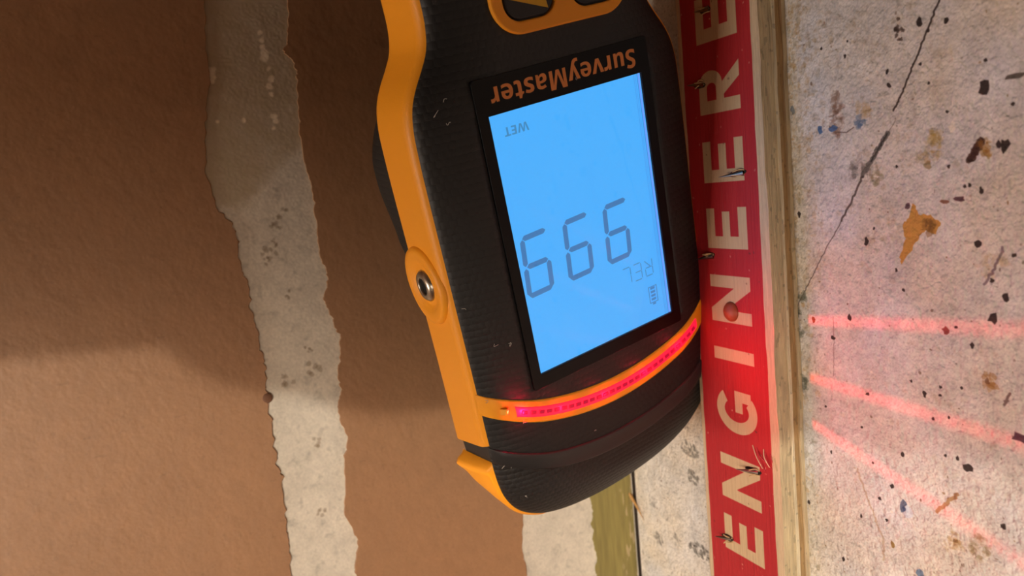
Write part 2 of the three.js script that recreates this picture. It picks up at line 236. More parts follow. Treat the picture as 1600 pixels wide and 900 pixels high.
// ------------------------------------------------------------------ the rest of the room
{
  const paint = std(0x5d4533, 0.8);
  part('wall_panel', S(box(-1800, -60, -100, -1700, 2400, 3100)), paint, structure('wall_left', 'plain painted side wall'));
  part('wall_panel', S(box(260, -60, -100, 360, 2400, 3100)), paint, structure('wall_right', 'plain painted side wall'));
  part('wall_panel', S(box(-1700, -60, 3000, 260, 2400, 3100)), paint, structure('wall_front', 'plain painted wall behind the viewer'));
  part('ceiling_panel', S(box(-1800, 2400, -100, 360, 2500, 3100)), std(0x9c8e7c, 0.9), structure('ceiling', 'plain pale ceiling'));
  const win = structure('fill_window_1', 'added glowing fill panel framed like a wide window'), ww = FILL_WINDOW.x1 - FILL_WINDOW.x0, wh = FILL_WINDOW.y1 - FILL_WINDOW.y0;
  win.position.set((FILL_WINDOW.x0 + FILL_WINDOW.x1) / 2, (FILL_WINDOW.y0 + FILL_WINDOW.y1) / 2, 3.0);
  part('fill_panel', new THREE.BoxGeometry(ww, wh, 0.004).translate(0, 0, -0.012), new THREE.MeshStandardMaterial({ color: 0xf2ead8, emissive: FILL_WINDOW.color, emissiveIntensity: 1 }), win);
  for (const [x, y, w, h] of [[0, wh / 2 + 0.03, ww + 0.12, 0.06], [0, -wh / 2 - 0.03, ww + 0.12, 0.06], [-ww / 2 - 0.03, 0, 0.06, wh], [ww / 2 + 0.03, 0, 0.06, wh]]) part('fill_frame', new RoundedBoxGeometry(w, h, 0.05, 2, 0.006).translate(x, y, -0.025), std(0xe6e2da, 0.5), win);
  const fillGlow = new THREE.RectAreaLight(FILL_WINDOW.color, FILL_WINDOW.power, ww, wh); fillGlow.position.set(0, 0, -0.016); win.add(fillGlow);
  const lamp = thing('ceiling_lamp', 'round opal bulb hanging on a black cord from the ceiling', 'lamp');
  lamp.position.copy(LAMP.at);
  part('bulb', new THREE.SphereGeometry(0.032, 24, 16), new THREE.MeshStandardMaterial({ color: 0xffffff, emissive: LAMP.color, emissiveIntensity: 6 }), lamp);
  part('socket', new THREE.CylinderGeometry(0.016, 0.02, 0.05, 20).translate(0, 0.054, 0), std(0x161616, 0.5), lamp);
  part('cord', new THREE.CylinderGeometry(0.003, 0.003, 2.4 - LAMP.at.y - 0.08, 8).translate(0, 0.079 + (2.4 - LAMP.at.y - 0.08) / 2, 0), std(0x161616, 0.6), lamp);
  const l = new THREE.PointLight(LAMP.color, LAMP.power); l.castShadow = true; l.shadow.radius = LAMP.radius; lamp.add(l);
  const fillLamp = thing('fill_light', 'added small square fill light on a black stand beside the wall', 'lamp');
  fillLamp.position.set(FILL_LAMP.at.x - 0.03, 0, FILL_LAMP.at.z);
  const head = new THREE.Group(); head.name = 'lamp_head'; fillLamp.add(head); head.position.set(0.03, FILL_LAMP.at.y, 0);
  head.quaternion.setFromRotationMatrix(new THREE.Matrix4().lookAt(FILL_LAMP.aim, FILL_LAMP.at, V3(0, 1, 0)));
  const k = FILL_LAMP.size / 2, dark = std(0x1b1b1c, 0.6);
  part('housing', box(-k - 0.006, -k - 0.006, -0.03, k + 0.006, k + 0.006, -0.003, 0.006), dark, head);
  part('diffuser', box(-k, -k, -0.006, k, k, 0, 0.002), new THREE.MeshStandardMaterial({ color: 0xffffff, emissive: FILL_LAMP.color, emissiveIntensity: 2 }), head);
  part('post', new THREE.CylinderGeometry(0.006, 0.006, FILL_LAMP.at.y - 0.03, 16).translate(0, (FILL_LAMP.at.y - 0.03) / 2 + 0.008, 0), dark, fillLamp);
  part('foot', new THREE.CylinderGeometry(0.05, 0.054, 0.012, 32).translate(0, 0.006, 0), dark, fillLamp);
  const a = new THREE.RectAreaLight(FILL_LAMP.color, FILL_LAMP.power, FILL_LAMP.size, FILL_LAMP.size); a.position.set(0, 0, 0.002); a.rotation.y = Math.PI; head.add(a);
}

// ------------------------------------------------------------------ carpet gripper strip with red print
const GZ0 = 48.2, GZ1 = 75.7, GH = 7.3, GX0 = -260, GX1 = 258;
{
  const g = thing('carpet_gripper', 'plywood carpet gripper strip printed red with pale letters, angled steel pins', 'gripper strip');
  g.position.set(0, 0, 0);
  const TX0 = -135, TX1 = 75, W = 2048, H = 272;      // canvas: x along the strip, y from the wall edge to the room edge
  const top = canvasTex(W, H, (ctx, w, h) => {
    const kx = w / (TX1 - TX0), kz = h / (GZ1 - GZ0), img = ctx.createImageData(w, h), d = img.data;
    for (let y = 0; y < h; y++) for (let x = 0; x < w; x++) { const v = 0.95 + 0.16 * (fbm(x * 0.012, y * 0.22, 3) - 0.5) + 0.06 * (vnoise(x * 0.1, y * 0.7) - 0.5), i = (y * w + x) * 4; d[i] = 255 * clamp01(0.86 * v); d[i + 1] = 255 * clamp01(0.765 * v); d[i + 2] = 255 * clamp01(0.62 * v); d[i + 3] = 255; }
    ctx.putImageData(img, 0, 0);
    ctx.globalAlpha = 0.97; ctx.fillStyle = '#b31a22'; ctx.beginPath(); ctx.moveTo(0, (49.5 - GZ0) * kz);
    for (let x = 0; x <= w; x += 8) ctx.lineTo(x, (49.5 - GZ0 + (fbm(x * 0.02, 1, 2) - 0.5) * 0.35) * kz);
    for (let x = w; x >= 0; x -= 8) ctx.lineTo(x, (73.2 - GZ0 + (fbm(x * 0.02, 9, 2) - 0.5) * 0.35) * kz);
    ctx.fill(); ctx.globalAlpha = 1;
    // letters 14 mm tall, tops towards the wall
    ctx.fillStyle = '#cfb48d'; const z0 = (55 - GZ0) * kz, z1 = (69 - GZ0) * kz;
    const poly = (x0, x1, list) => { ctx.beginPath(); list.forEach(([a, b], i) => { const X = (lerp(x0, x1, a) - TX0) * kx, Y = lerp(z1, z0, b); i ? ctx.lineTo(X, Y) : ctx.moveTo(X, Y); }); ctx.fill(); };
    const glyphE = [[0, 0], [1, 0], [1, 0.21], [0.3, 0.21], [0.3, 0.41], [0.9, 0.41], [0.9, 0.6], [0.3, 0.6], [0.3, 0.79], [0.98, 0.79], [0.98, 1], [0, 1]];
    const glyphN = [[0, 0], [0.26, 0], [0.26, 0.62], [0.72, 0], [1, 0], [1, 1], [0.74, 1], [0.74, 0.4], [0.28, 1], [0, 1]];
    for (const [x0, x1] of [[-93, -83.6], [-17.5, -7.9], [-2.1, 7.6], [29.6, 39.9]]) poly(x0, x1, glyphE);
    for (const [x0, x1] of [[-79.3, -68], [-35, -23.8]]) poly(x0, x1, glyphN);
    poly(-44.3, -41.3, [[0, 0], [1, 0], [1, 1], [0, 1]]);
    const XX = (x) => (x - TX0) * kx, ZZ = (b) => lerp(z1, z0, b);
    // R
    const r0 = 13.6, r1 = 23.8, rx = (a) => XX(lerp(r0, r1, a));
    ctx.beginPath(); ctx.moveTo(rx(0), ZZ(0)); ctx.lineTo(rx(0), ZZ(1)); ctx.lineTo(rx(0.6), ZZ(1)); ctx.bezierCurveTo(rx(1.06), ZZ(1), rx(1.06), ZZ(0.45), rx(0.66), ZZ(0.41)); ctx.lineTo(rx(1.04), ZZ(0)); ctx.lineTo(rx(0.7), ZZ(0)); ctx.lineTo(rx(0.38), ZZ(0.38)); ctx.lineTo(rx(0.29), ZZ(0.38)); ctx.lineTo(rx(0.29), ZZ(0));
    ctx.moveTo(rx(0.29), ZZ(0.57)); ctx.lineTo(rx(0.29), ZZ(0.8)); ctx.lineTo(rx(0.55), ZZ(0.8)); ctx.bezierCurveTo(rx(0.72), ZZ(0.8), rx(0.72), ZZ(0.57), rx(0.55), ZZ(0.57)); ctx.fill('evenodd');
    // G
    ctx.strokeStyle = '#cfb48d'; ctx.lineWidth = 2.9 * kx; ctx.lineCap = 'butt'; ctx.lineJoin = 'miter';
    ctx.beginPath(); ctx.ellipse(XX(-56.2), ZZ(0.5), 4.2 * kx, 5.7 * kz, 0, -0.75, -Math.PI * 2 + 0.9, true); ctx.stroke();
    ctx.fillRect(XX(-56.6), ZZ(0.53), 5.3 * kx, 2.6 * kz); ctx.fillRect(XX(-53.9), ZZ(0.53), 2.6 * kx, 5.6 * kz);
    // D, the next letter beyond the frame
    ctx.beginPath(); ctx.moveTo(XX(45.4), ZZ(0)); ctx.lineTo(XX(45.4), ZZ(1)); ctx.lineTo(XX(50), ZZ(1)); ctx.bezierCurveTo(XX(57.5), ZZ(1), XX(57.5), ZZ(0), XX(50), ZZ(0)); ctx.moveTo(XX(48.3), ZZ(0.2)); ctx.lineTo(XX(48.3), ZZ(0.8)); ctx.lineTo(XX(49.8), ZZ(0.8)); ctx.bezierCurveTo(XX(54), ZZ(0.8), XX(54), ZZ(0.2), XX(49.8), ZZ(0.2)); ctx.fill('evenodd');
    // wood fibres showing through the print, little scuffs
    for (let i = 0; i < 2600; i++) { ctx.globalAlpha = 0.04 + rnd() * 0.08; ctx.strokeStyle = rnd() < 0.5 ? '#5a0f14' : '#e0b08c'; ctx.lineWidth = 1; const x = rnd() * w, y = rnd() * h; ctx.beginPath(); ctx.moveTo(x, y); ctx.lineTo(x + 10 + rnd() * 60, y + (rnd() - 0.5) * 2); ctx.stroke(); }
    for (let i = 0; i < 90; i++) { ctx.globalAlpha = 0.3 + rnd() * 0.4; ctx.fillStyle = rnd() < 0.6 ? '#dcc3a0' : '#4d2b22'; ctx.beginPath(); ctx.ellipse(rnd() * w, rnd() * h, 1 + rnd() * 3, 1 + rnd() * 1.6, rnd() * 3, 0, 6.3); ctx.fill(); }
    ctx.globalAlpha = 1;
  });
  const woodBump = dataTex(512, 256, (x, y) => 255 * clamp01(fbm(x * 0.02, y * 0.35, 3) * 0.7 + 0.3 * vnoise(x * 0.15, y * 1.2)));
  const layer = (r, gg, b, f) => dataTex(1024, 32, (x, y) => { const v = 0.94 + 0.2 * (fbm(x * 0.05, y * 0.4 + f, 3) - 0.5), hole = vnoise(x * 0.16 + f, y * 0.35) > 0.86 ? 0.86 : 1; return [255 * clamp01(r * v * hole), 255 * clamp01(gg * v * hole), 255 * clamp01(b * v * hole)]; }, true);
  const side = (tex, bump) => std(0xffffff, 0.85, { map: tex, bumpMap: woodBump, bumpScale: bump });
  const uvSide = (gm) => planarUV(gm, (x) => (x - GX0) / 210, (x, y) => y / GH);
  const wob = (gm, amp, f) => { const p = gm.attributes.position; for (let i = 0; i < p.count; i++) { const x = p.getX(i), s = p.getZ(i) > 60 ? 1 : -1; p.setZ(i, p.getZ(i) + s * (fbm(x * 0.12, f + s, 3) - 0.5) * amp); } gm.computeVertexNormals(); return gm; };
  const plyBox = (y0, y1, out) => { const gm = new THREE.BoxGeometry(GX1 - GX0, y1 - y0, GZ1 - GZ0 + out * 2, 220, 1, 2); gm.translate((GX0 + GX1) / 2, (y0 + y1) / 2, (GZ0 + GZ1) / 2); return gm; };
  part('ply', S(uvSide(wob(plyBox(0, 1.0, 0.05), 0.7, 1))), side(layer(0.93, 0.84, 0.68, 3), 0.0004), g, 'pale bottom ply');
  part('ply', S(uvSide(wob(plyBox(1.0, 2.9, -0.45), 0.7, 4))), side(layer(0.84, 0.69, 0.48, 11), 0.0006), g, 'brown middle ply');
  part('ply', S(uvSide(wob(plyBox(2.9, 3.7, 0.1), 0.5, 7))), side(layer(0.97, 0.91, 0.77, 20), 0.0003), g, 'pale thin ply');
  part('ply', S(uvSide(wob(plyBox(3.7, GH - 0.12, 0), 0.9, 11))), side(layer(0.94, 0.86, 0.69, 31), 0.0005), g, 'pale top ply');
  const face = wob(plyBox(GH - 0.12, GH, 0), 0.9, 11);
  part('printed_face', S(planarUV(face, (x) => (x - TX0) / (TX1 - TX0), (x, y, z) => 1 - (z - GZ0) / (GZ1 - GZ0))), std(0xffffff, 0.7, { map: top, bumpMap: woodBump, bumpScale: 0.00012 }), g, 'red printed face with pale letters');
  top.wrapS = THREE.RepeatWrapping;
  // angled pins: each a tapered steel point leaning towards the wall, with the wood torn open behind it
  const steel = std(0x8d8880, 0.32, { metalness: 1 }), dark = std(0x2a1d17, 0.95), torn = std(0xcaa97c, 0.9);
  for (const [px, py, len, turn] of [[1098, 132, 4.6, -0.1], [1160, 270, 6.2, 0.1], [1113, 400, 4.8, 0.2], [1184, 738, 6.0, 0.05], [1142, 842, 4.8, 0.1], [1106, 14, 4, 0]]) {
    const b = onFloor(px, py, GH), dir = V3(-Math.sin(turn), 0.42, -Math.cos(turn)).normalize();
    const pin = new THREE.CylinderGeometry(0.05, 0.75, len, 10).translate(0, len / 2 - 0.4, 0); pin.applyQuaternion(new THREE.Quaternion().setFromUnitVectors(V3(0, 1, 0), dir)); pin.translate(b.x, b.y, b.z);
    part('pin', S(pin), steel, g, 'sharp steel pin');
    const slit = new THREE.SphereGeometry(1, 14, 8).scale(0.75, 0.12, len * 0.48).rotateY(turn).translate(b.x, b.y + 0.01, b.z - len * 0.25); part('split', S(slit), dark, g, 'dark split in the wood around a pin');
    for (let i = 0; i < 3; i++) { const a = b.clone().add(V3((rnd() - 0.5) * 1.6, 0, 0.4 + rnd() * 0.4)); part('splinter', S(tube([a, a.clone().add(V3((rnd() - 0.5) * 0.8, 0.5, -0.9)), a.clone().add(V3((rnd() - 0.5) * 1.6, 0.8 + rnd() * 0.5, -1.8 - rnd()))], 0.16, 6, 5)), torn, g); }
  }
  // masonry nail holding the strip down
  const n = onFloor(1143, 487, GH), head = new THREE.LatheGeometry([[0, 1.5], [0.9, 1.4], [1.9, 0.9], [2.35, 0.3], [2.4, -0.3], [0, -0.3]].map(([a, b]) => new THREE.Vector2(a, b)), 20);
  part('nail_head', S(head.translate(n.x, n.y, n.z)), std(0xa8492c, 0.5), g, 'rusty domed nail head');
  // torn curl of printed veneer
  const q = onFloor(1190, 708, GH), red = std(0xb8323a, 0.8), pale = std(0xd9b894, 0.9);
  for (let i = 0; i < 7; i++) { const t = i / 6, a = onFloor(lerp(1172, 1205, t) + rnd() * 6, lerp(695, 706, t) + rnd() * 8, GH), b = onFloor(lerp(1192, 1214, t), lerp(742, 722, rnd()), GH); part('splinter', S(tube([a, a.clone().lerp(b, 0.5).add(V3(0.3, 0.35 + rnd() * 0.4, 0)), b.add(V3(0, 0.1, 0))], 0.1 + rnd() * 0.12, 10, 5)), i % 3 ? red : pale, g); }
}
// a splinter of wood lying by the wall
{
  const a = onFloor(984, 770, 0.6), b = onFloor(1008, 815, 0.6), dir = b.clone().sub(a), L = dir.length();
  const sp = new THREE.ConeGeometry(1.3, L, 7).scale(1, 1, 0.5); sp.applyQuaternion(new THREE.Quaternion().setFromUnitVectors(V3(0, 1, 0), dir.normalize())); sp.translate((a.x + b.x) / 2, 0.75, (a.z + b.z) / 2);
  single('wood_splinter', S(sp), std(0xc99a5e, 0.85), 'thin yellow wood splinter on the floor by the olive paint', 'splinter');
}

// ------------------------------------------------------------------ the moisture meter
// its own frame: x to the right of its screen, y towards the sensor end, z out of the screen; origin in the middle of the screen
const meter = thing('moisture_meter', 'black and orange handheld moisture meter with lit blue screen, propped in the corner', 'meter');
const MO = V3(-8.528, 42.249, 60.634), MU = V3(-0.21285652, 0.97388098, 0.07904393), MV = V3(-0.96425116, -0.1960924, -0.17823434), MN = V3(-0.15807912, -0.11415655, 0.98080542);
meter.position.copy(MO).multiplyScalar(mm);
meter.quaternion.setFromRotationMatrix(new THREE.Matrix4().makeBasis(MU, MV, MN));
const toWorld = (x, y, z) => MO.clone().addScaledVector(MU, x).addScaledVector(MV, y).addScaledVector(MN, z);
{
  const hwPts = [[-118, 0], [-117.6, 6], [-116, 11.5], [-112, 17], [-106, 21.5], [-98, 24.8], [-88, 26.6], [-76, 27], [-62, 26.4], [-52, 25.9], [-46, 26.0], [-42, 26.9], [-39, 28.6], [-36, 30.6], [-33, 32.1], [-29, 33], [-22, 33.3], [0, 33.2], [25, 33], [46, 32.9], [52, 32.4], [57, 31.2], [62, 28.8], [66, 25.6], [69.5, 21], [72, 15.5], [73.6, 9], [74.3, 3.5], [74.4, 0]];
  const half = new THREE.CatmullRomCurve3(hwPts.map(([y, x]) => V3(x, y, 0)), false, 'centripetal').getSpacedPoints(230);
  half.forEach((p) => (p.x = Math.max(0, p.x))); half[0].x = 0; half.at(-1).x = 0;
  const hw = (y) => { let a = 0, b = half.length - 1; while (b - a > 1) { const m = (a + b) >> 1; if (half[m].y <= y) a = m; else b = m; } const p = half[a], q = half[b]; return lerp(p.x, q.x, clamp01((y - p.y) / Math.max(1e-6, q.y - p.y))); };
  const loop = [...half, ...half.slice(1, -1).reverse().map((p) => V3(-p.x, p.y, 0))];   // right side up, left side down
  const NL = loop.length, nor = loop.map((p, i) => { const a = loop[(i + NL - 2) % NL], b = loop[(i + 2) % NL], t = b.clone().sub(a).normalize(); return V3(t.y, -t.x, 0); });
  const dist = (x, y) => { let m = 1e9; for (let i = 0; i < NL; i++) { const a = loop[i], b = loop[(i + 1) % NL], ex = b.x - a.x, ey = b.y - a.y, t = clamp01(((x - a.x) * ex + (y - a.y) * ey) / (ex * ex + ey * ey)), q = Math.hypot(x - a.x - ex * t, y - a.y - ey * t); if (q < m) m = q; } return m; };
  const dz = (y) => (y > 44 ? -7.5 * ((y - 44) / 30) ** 2 : 0);
  const crown = [[0, -5], [0.35, -4.2], [1.2, -3.3], [3, -2.3], [6, -1.2], [9.5, -0.35], [12.5, 0], [99, 0]];
  const gz = (d) => { for (let i = 1; i < crown.length; i++) if (d <= crown[i][0]) { const t = (d - crown[i - 1][0]) / (crown[i][0] - crown[i - 1][0]); return lerp(crown[i - 1][1], crown[i][1], t); } return 0; };
  const zf = (x, y) => gz(Math.abs(x) >= hw(y) ? 0 : dist(x, y)) + dz(y);
  const zb = (y) => y > 13 ? -20.6 : y > -2 ? lerp(-32, -20.6, (y + 2) / 15) : y > -15 ? lerp(-37, -32, smooth(-15, -2, y)) : y > -26 ? -37 : lerp(-34, -37, smooth(-60, -26, y));

  // materials
  const knurl = dataTex(256, 256, (x, y) => { const u = x / 32, v = y / 32, r = Math.floor(v), a = (u + (r % 2) * 0.5) % 1 - 0.5, b = (v % 1) - 0.5; return 255 * clamp01(0.75 - 1.6 * (a * a + b * b) + 0.15 * vnoise(x * 0.8, y * 0.8)); });
  const rough = dataTex(256, 256, (x, y) => 255 * clamp01(0.5 + 0.5 * (fbm(x * 0.2, y * 0.2, 3) - 0.5)));
  const black = std(0x171718, 0.55, { bumpMap: knurl, bumpScale: 0.0001 }), rubber = std(0x232223, 0.6), capMat = std(0x1a1919, 0.55, { bumpMap: knurl, bumpScale: 0.00024 });
  const orange = std(0xffa61c, 0.5, { bumpMap: rough, bumpScale: 0.00005 }), gloss = new THREE.MeshPhysicalMaterial({ color: 0x040405, roughness: 0.3, specularIntensity: 0.4 });
  const uvm = (p) => [p.x / 12, p.y / 12];

  // front shell and end cap: one sweep of rows, parted under the ridge
  const rows = [], cols = 48;
  const sOf = (j) => { const t = (j / cols) * 2 - 1; return Math.sign(t) * (1 - (1 - Math.abs(t)) ** 1.7); };
  for (let i = 0; i < half.length; i += 1) rows.push(half[i]);
  const cache = rows.map((r) => { const line = []; for (let j = 0; j <= cols; j++) { const x = r.x * sOf(j); line.push(V3(x, r.y, Math.abs(x) < 20.6 && r.y > -29.6 && r.y < 29.6 ? -2.6 : zf(x * 0.99999, r.y))); } return line; });
  const ridgeMid = (x) => 53.2 - 0.0085 * x * x;
  const isCap = (i, j) => { const p = cache[i][j]; return p.y > ridgeMid(p.x); };
  const front = (cap) => S(gridGeo(rows.length - 1, cols, (i, j) => cache[i][cols - j], (i, j) => isCap(i, cols - j) === cap, uvm));
  part('front_shell', front(false), black, meter, 'black textured rubber front');
  part('end_cap', front(true), capMat, meter, 'black knurled end cap');

  // rings around the outline: list of [inset, z(y)]
  const ring = (levels, from, to, uvK = 12) => {        // from, to: index range on the loop
    const n = to - from; return gridGeo(levels.length - 1, n, (i, j) => { const k = (from + j + NL) % NL, p = loop[k], q = nor[k], [ins, z] = levels[i]; const zz = typeof z === 'function' ? z(p.y) : z; return V3(p.x - q.x * ins, p.y - q.y * ins, zz); }, null, (p) => [(p.x + p.y) / uvK, p.z / uvK]);
  };
  const all = [0, NL];
  const mid = ring([[2.5, -21], [0.5, -20.4], [0.5, -20], [0.45, (y) => -6 + dz(y)], [0, (y) => -5 + dz(y)]], ...all);
  part('side_shell', S(mid), rubber, meter);
  const taper = (y) => 6 * smooth(-18, -36, y);
  const back = gridGeo(8, NL, (i, j) => { const k = j % NL, p = loop[k], q = nor[k], t = [0, 0.3, 0.6, 0.78, 0.9, 0.97, 1, 1, 1][i], ins = [0.6, 0.7, 0.9, 1.2, 2.2, 4, 7, 13, 22][i] + taper(p.y) * t; const r = Math.max(0, 1 - 0) ; return V3((p.x - q.x * Math.min(ins, 24)) * r, p.y - q.y * Math.min(ins, 20), lerp(-20, zb(p.y), t)); }, null, uvm);
  part('back_shell', S(back), black, meter, 'black back shell');
  // closing plate of the back
  const inner = loop.map((p, i) => V3(p.x - nor[i].x * 20, p.y - nor[i].y * 18, zb(p.y)));
  const plate = gridGeo(1, 40, (i, j) => { const y = lerp(-98, 56, j / 40), w = Math.max(4, hw(y) - 9); return V3(i ? w : -w, y, zb(y) + 0.05); });
  part('back_plate', S(plate), rubber, meter);

  // orange side band, ending on a slant by the cap, both flanks and round the handle
  const bandEnd = (z) => 41 + clamp01((-5 - z) / 15) * 4.2;
  const bandLevels = [[0.2, -20.4], [-0.75, -19.8], [-0.95, -18.6], [-1.0, -7.2], [-0.85, -5.6], [-0.2, -4.75], [0.9, -4.1]];
  const endIndex = half.findIndex((p) => p.y > 41), startNear = half.findIndex((p) => p.y > 20);
  const band = gridGeo(bandLevels.length - 1, endIndex * 2, (i, j) => {
    const k = ((j - endIndex) % NL + NL) % NL, p = loop[k], q = nor[k], [ins, z] = bandLevels[i], shift = (bandEnd(z) - 41) * smooth(20, 41, p.y);
    return V3(p.x - q.x * ins, p.y - q.y * ins + shift, z);
  }, null, (p) => [(p.x + p.y) / 12, p.z / 12]);
  part('side_band', S(band), orange, meter, 'orange rubber side band');
  // orange flank of the cap, with a lip at its start
  for (const s of [1, -1]) {
    const a = half.findIndex((p) => p.y > 46.4), b = half.findIndex((p) => p.y > 71.5), n = b - a;
    const cf = gridGeo(6, n, (i, j) => {
      const p = half[a + j], q = nor[a + j], t = j / n, e = smooth(0, 0.05, t) * (1 - smooth(0.9, 1, t) * 0.8), lip = 2.2 * Math.exp(-((t / 0.13) ** 2)) * [0.6, 1, 1, 0.75, 0.35, 0.1, 0][i];
      const ins = ([0.4, -0.8, -1.1, -1.1, -0.9, -0.2, 0.8][i] - lip) * e + 0.4 * (1 - e), z = lerp(-21, -4.7 + dz(p.y), [0, 0.04, 0.1, 0.55, 0.9, 0.97, 1][i]);
      const slant = (1 - smooth(0, 0.5, t)) * clamp01((-5 - z) / 15) * 3.4;
      return V3(s * (p.x - q.x * ins), p.y - q.y * ins + slant, z);
    }, null, (p) => [(p.x + p.y) / 12, p.z / 12]);
    part('cap_flank', S(cf), orange, meter, 'orange flank of the end cap');
  }
  // raised bands that lie on the front
  const strip = (lo, hi, x0, x1, lift, profile, n = 64) => gridGeo(n, profile.length - 1, (i, j) => { const x = lerp(x0, x1, i / n), [t, h] = profile[j], y = lerp(lo(x), hi(x), t); const xx = Math.sign(x) * Math.min(Math.abs(x), hw(y) + 0.2); return V3(xx, y, zf(xx, y) + lift * h); }, null, uvm);
  const dome = [[-0.04, -1], [0, 0.5], [0.08, 0.9], [0.3, 1], [0.5, 1], [0.7, 1], [0.92, 0.9], [1, 0.5], [1.04, -1]];
  part('light_band', S(strip((x) => 37 - 0.0079 * x * x, (x) => 42.8 - 0.0086 * x * x, -33.2, 33.2, 0.35, dome)), orange, meter, 'orange arched band around the light bar');
  part('ridge', S(strip((x) => 50.8 - 0.0083 * x * x, (x) => 55.6 - 0.0090 * x * x, -32.9, 32.9, 0.55, dome)), std(0x2a292a, 0.42), meter, 'smooth black ridge of the end cap');
  // red light bar and its segments
  const ledMid = (x) => 39.9 - 0.0082 * x * x;
  part('light_bar', S(strip((x) => ledMid(x) - 1.35, (x) => ledMid(x) + 1.35, -26.5, 26.5, 0.6, dome)), std(0xff3050, 0.4, { emissive: 0xff1038, emissiveIntensity: 0.95 }), meter, 'glowing red light bar');
  const seg = std(0x8c0018, 0.5, { emissive: 0xd0003c, emissiveIntensity: 0.55 });
  for (let i = 0; i < 27; i++) { const x = -24.7 + i * 1.9, y = ledMid(x), b = new RoundedBoxGeometry(1.35, 0.85, 0.3, 1, 0.1).rotateZ(Math.atan(-0.0164 * x)).translate(x, y, zf(x, y) + 0.62); part('light_segment', S(b), seg, meter); }
  // bezel, screen and its cover
  const bez = roundRect(-21.4, -35.2, 21.4, 31.2, 0.6), hole = new THREE.Path(); hole.moveTo(-19, -28); hole.lineTo(-19, 28); hole.lineTo(19, 28); hole.lineTo(19, -28); bez.holes.push(hole);
  const bezel = part('bezel', S(extrude(bez, 1.6, 0.06).translate(0, 0, -1.5)), gloss, meter, 'glossy black screen surround');
  const SW = 760, SH = 1120;
  const lcd = canvasTex(SW, SH, (ctx, w, h) => {
    ctx.fillStyle = '#46b0ff'; ctx.fillRect(0, 0, w, h);
    const X = (x) => (x + 19) * 20, Y = (y) => (28 - y) * 20;
    for (const [x, w2, c] of [[-18.6, 8, '#6f9dff'], [-18.1, 3, '#2f7fd8'], [-17.6, 2, '#3f95ee'], [-17.2, 2, '#3b90ea']]) { ctx.fillStyle = c; ctx.fillRect(X(x), 0, w2, h); }  // edge lines painted in for the refraction at the glass edge
    const segs = (ox, sx, oy, sy, list, width, color) => { ctx.fillStyle = color; for (const [ax, ay, bx, by] of list) { const a = [X(ox + ax * sx), Y(oy + ay * sy)], b = [X(ox + bx * sx), Y(oy + by * sy)], L = Math.hypot(b[0] - a[0], b[1] - a[1]), d = [(b[0] - a[0]) / L, (b[1] - a[1]) / L]; for (const k of [0, 1]) { a[k] -= d[k] * width * 0.45; b[k] += d[k] * width * 0.45; } const n = [-d[1] * width, d[0] * width]; ctx.beginPath(); ctx.moveTo(a[0], a[1]); ctx.lineTo(a[0] + d[0] * width + n[0], a[1] + d[1] * width + n[1]); ctx.lineTo(b[0] - d[0] * width + n[0], b[1] - d[1] * width + n[1]); ctx.lineTo(b[0], b[1]); ctx.lineTo(b[0] - d[0] * width - n[0], b[1] - d[1] * width - n[1]); ctx.lineTo(a[0] + d[0] * width - n[0], a[1] + d[1] * width - n[1]); ctx.fill(); } };
    const nine = (o) => segs(o, 1, 0, 1, [[0.3, -2.5, 5.6, -2.3], [5.9, -1.9, 6.2, 3.4], [5.7, 3.8, 0.9, 3.7], [0.6, 4.2, 0.9, 9.7], [6.3, 4.3, 6.6, 9.8], [6.4, 10.1, 1.1, 9.9]], 11.5, '#3a78b4');
    nine(-10.4); nine(0.2); nine(10.8);
    const thin = (o, list) => segs(o, 2.2, 12.9, 3.9, list, 2.2, '#3a84c4');
    thin(-15.2, [[0, 0.05, 0, 0.48], [0, 0.52, 0, 0.95], [0.08, 1, 0.92, 1], [0.95, 0.95, 0.95, 0.55], [0.08, 0.5, 0.9, 0.5], [0.3, 0.45, 0.95, 0.05]]);
    thin(-12.0, [[0, 0.05, 0, 0.48], [0, 0.52, 0, 0.95], [0.08, 1, 0.92, 1], [0.08, 0.5, 0.8, 0.5], [0.08, 0, 0.92, 0]]);
    thin(-8.9, [[0, 0.05, 0, 0.48], [0, 0.52, 0, 0.95], [0.08, 0, 0.92, 0]]);
    ctx.strokeStyle = '#3a80c0'; ctx.lineWidth = 4; ctx.strokeRect(X(-15.5), Y(23.6), 46, 78); ctx.fillStyle = '#3a80c0'; ctx.fillRect(X(-14.8), Y(24.2), 18, 9); for (let i = 0; i < 4; i++) ctx.fillRect(X(-15.0), Y(23.1 - i * 0.9), 26, 11);
    ctx.font = 'bold 50px sans-serif'; ctx.textBaseline = 'alphabetic'; ctx.save(); ctx.translate(X(10.2), Y(-24.9)); ctx.scale(1.12, 0.98); ctx.fillStyle = '#3a86bd'; ctx.fillText('WET', 0, 0); ctx.restore();
  });
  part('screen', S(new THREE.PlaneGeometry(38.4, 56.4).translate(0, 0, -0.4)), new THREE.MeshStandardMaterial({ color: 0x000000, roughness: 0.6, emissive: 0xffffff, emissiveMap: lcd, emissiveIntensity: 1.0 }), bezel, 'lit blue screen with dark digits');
  part('cover_glass', S(new THREE.PlaneGeometry(38, 56).translate(0, 0, 0.05)), new THREE.MeshPhysicalMaterial({ color: 0xffffff, transmission: 1, thickness: 0, roughness: 0.03, ior: 1.45 }), bezel);
  const glow = new THREE.RectAreaLight(0x55b4ff, 0.35, 0.038, 0.056); glow.position.set(0, 0, 0.45 * mm); glow.rotation.y = Math.PI; meter.add(glow);
  const font = await new FontLoader().loadAsync('fonts/droid/droid_sans_bold.typeface.json');
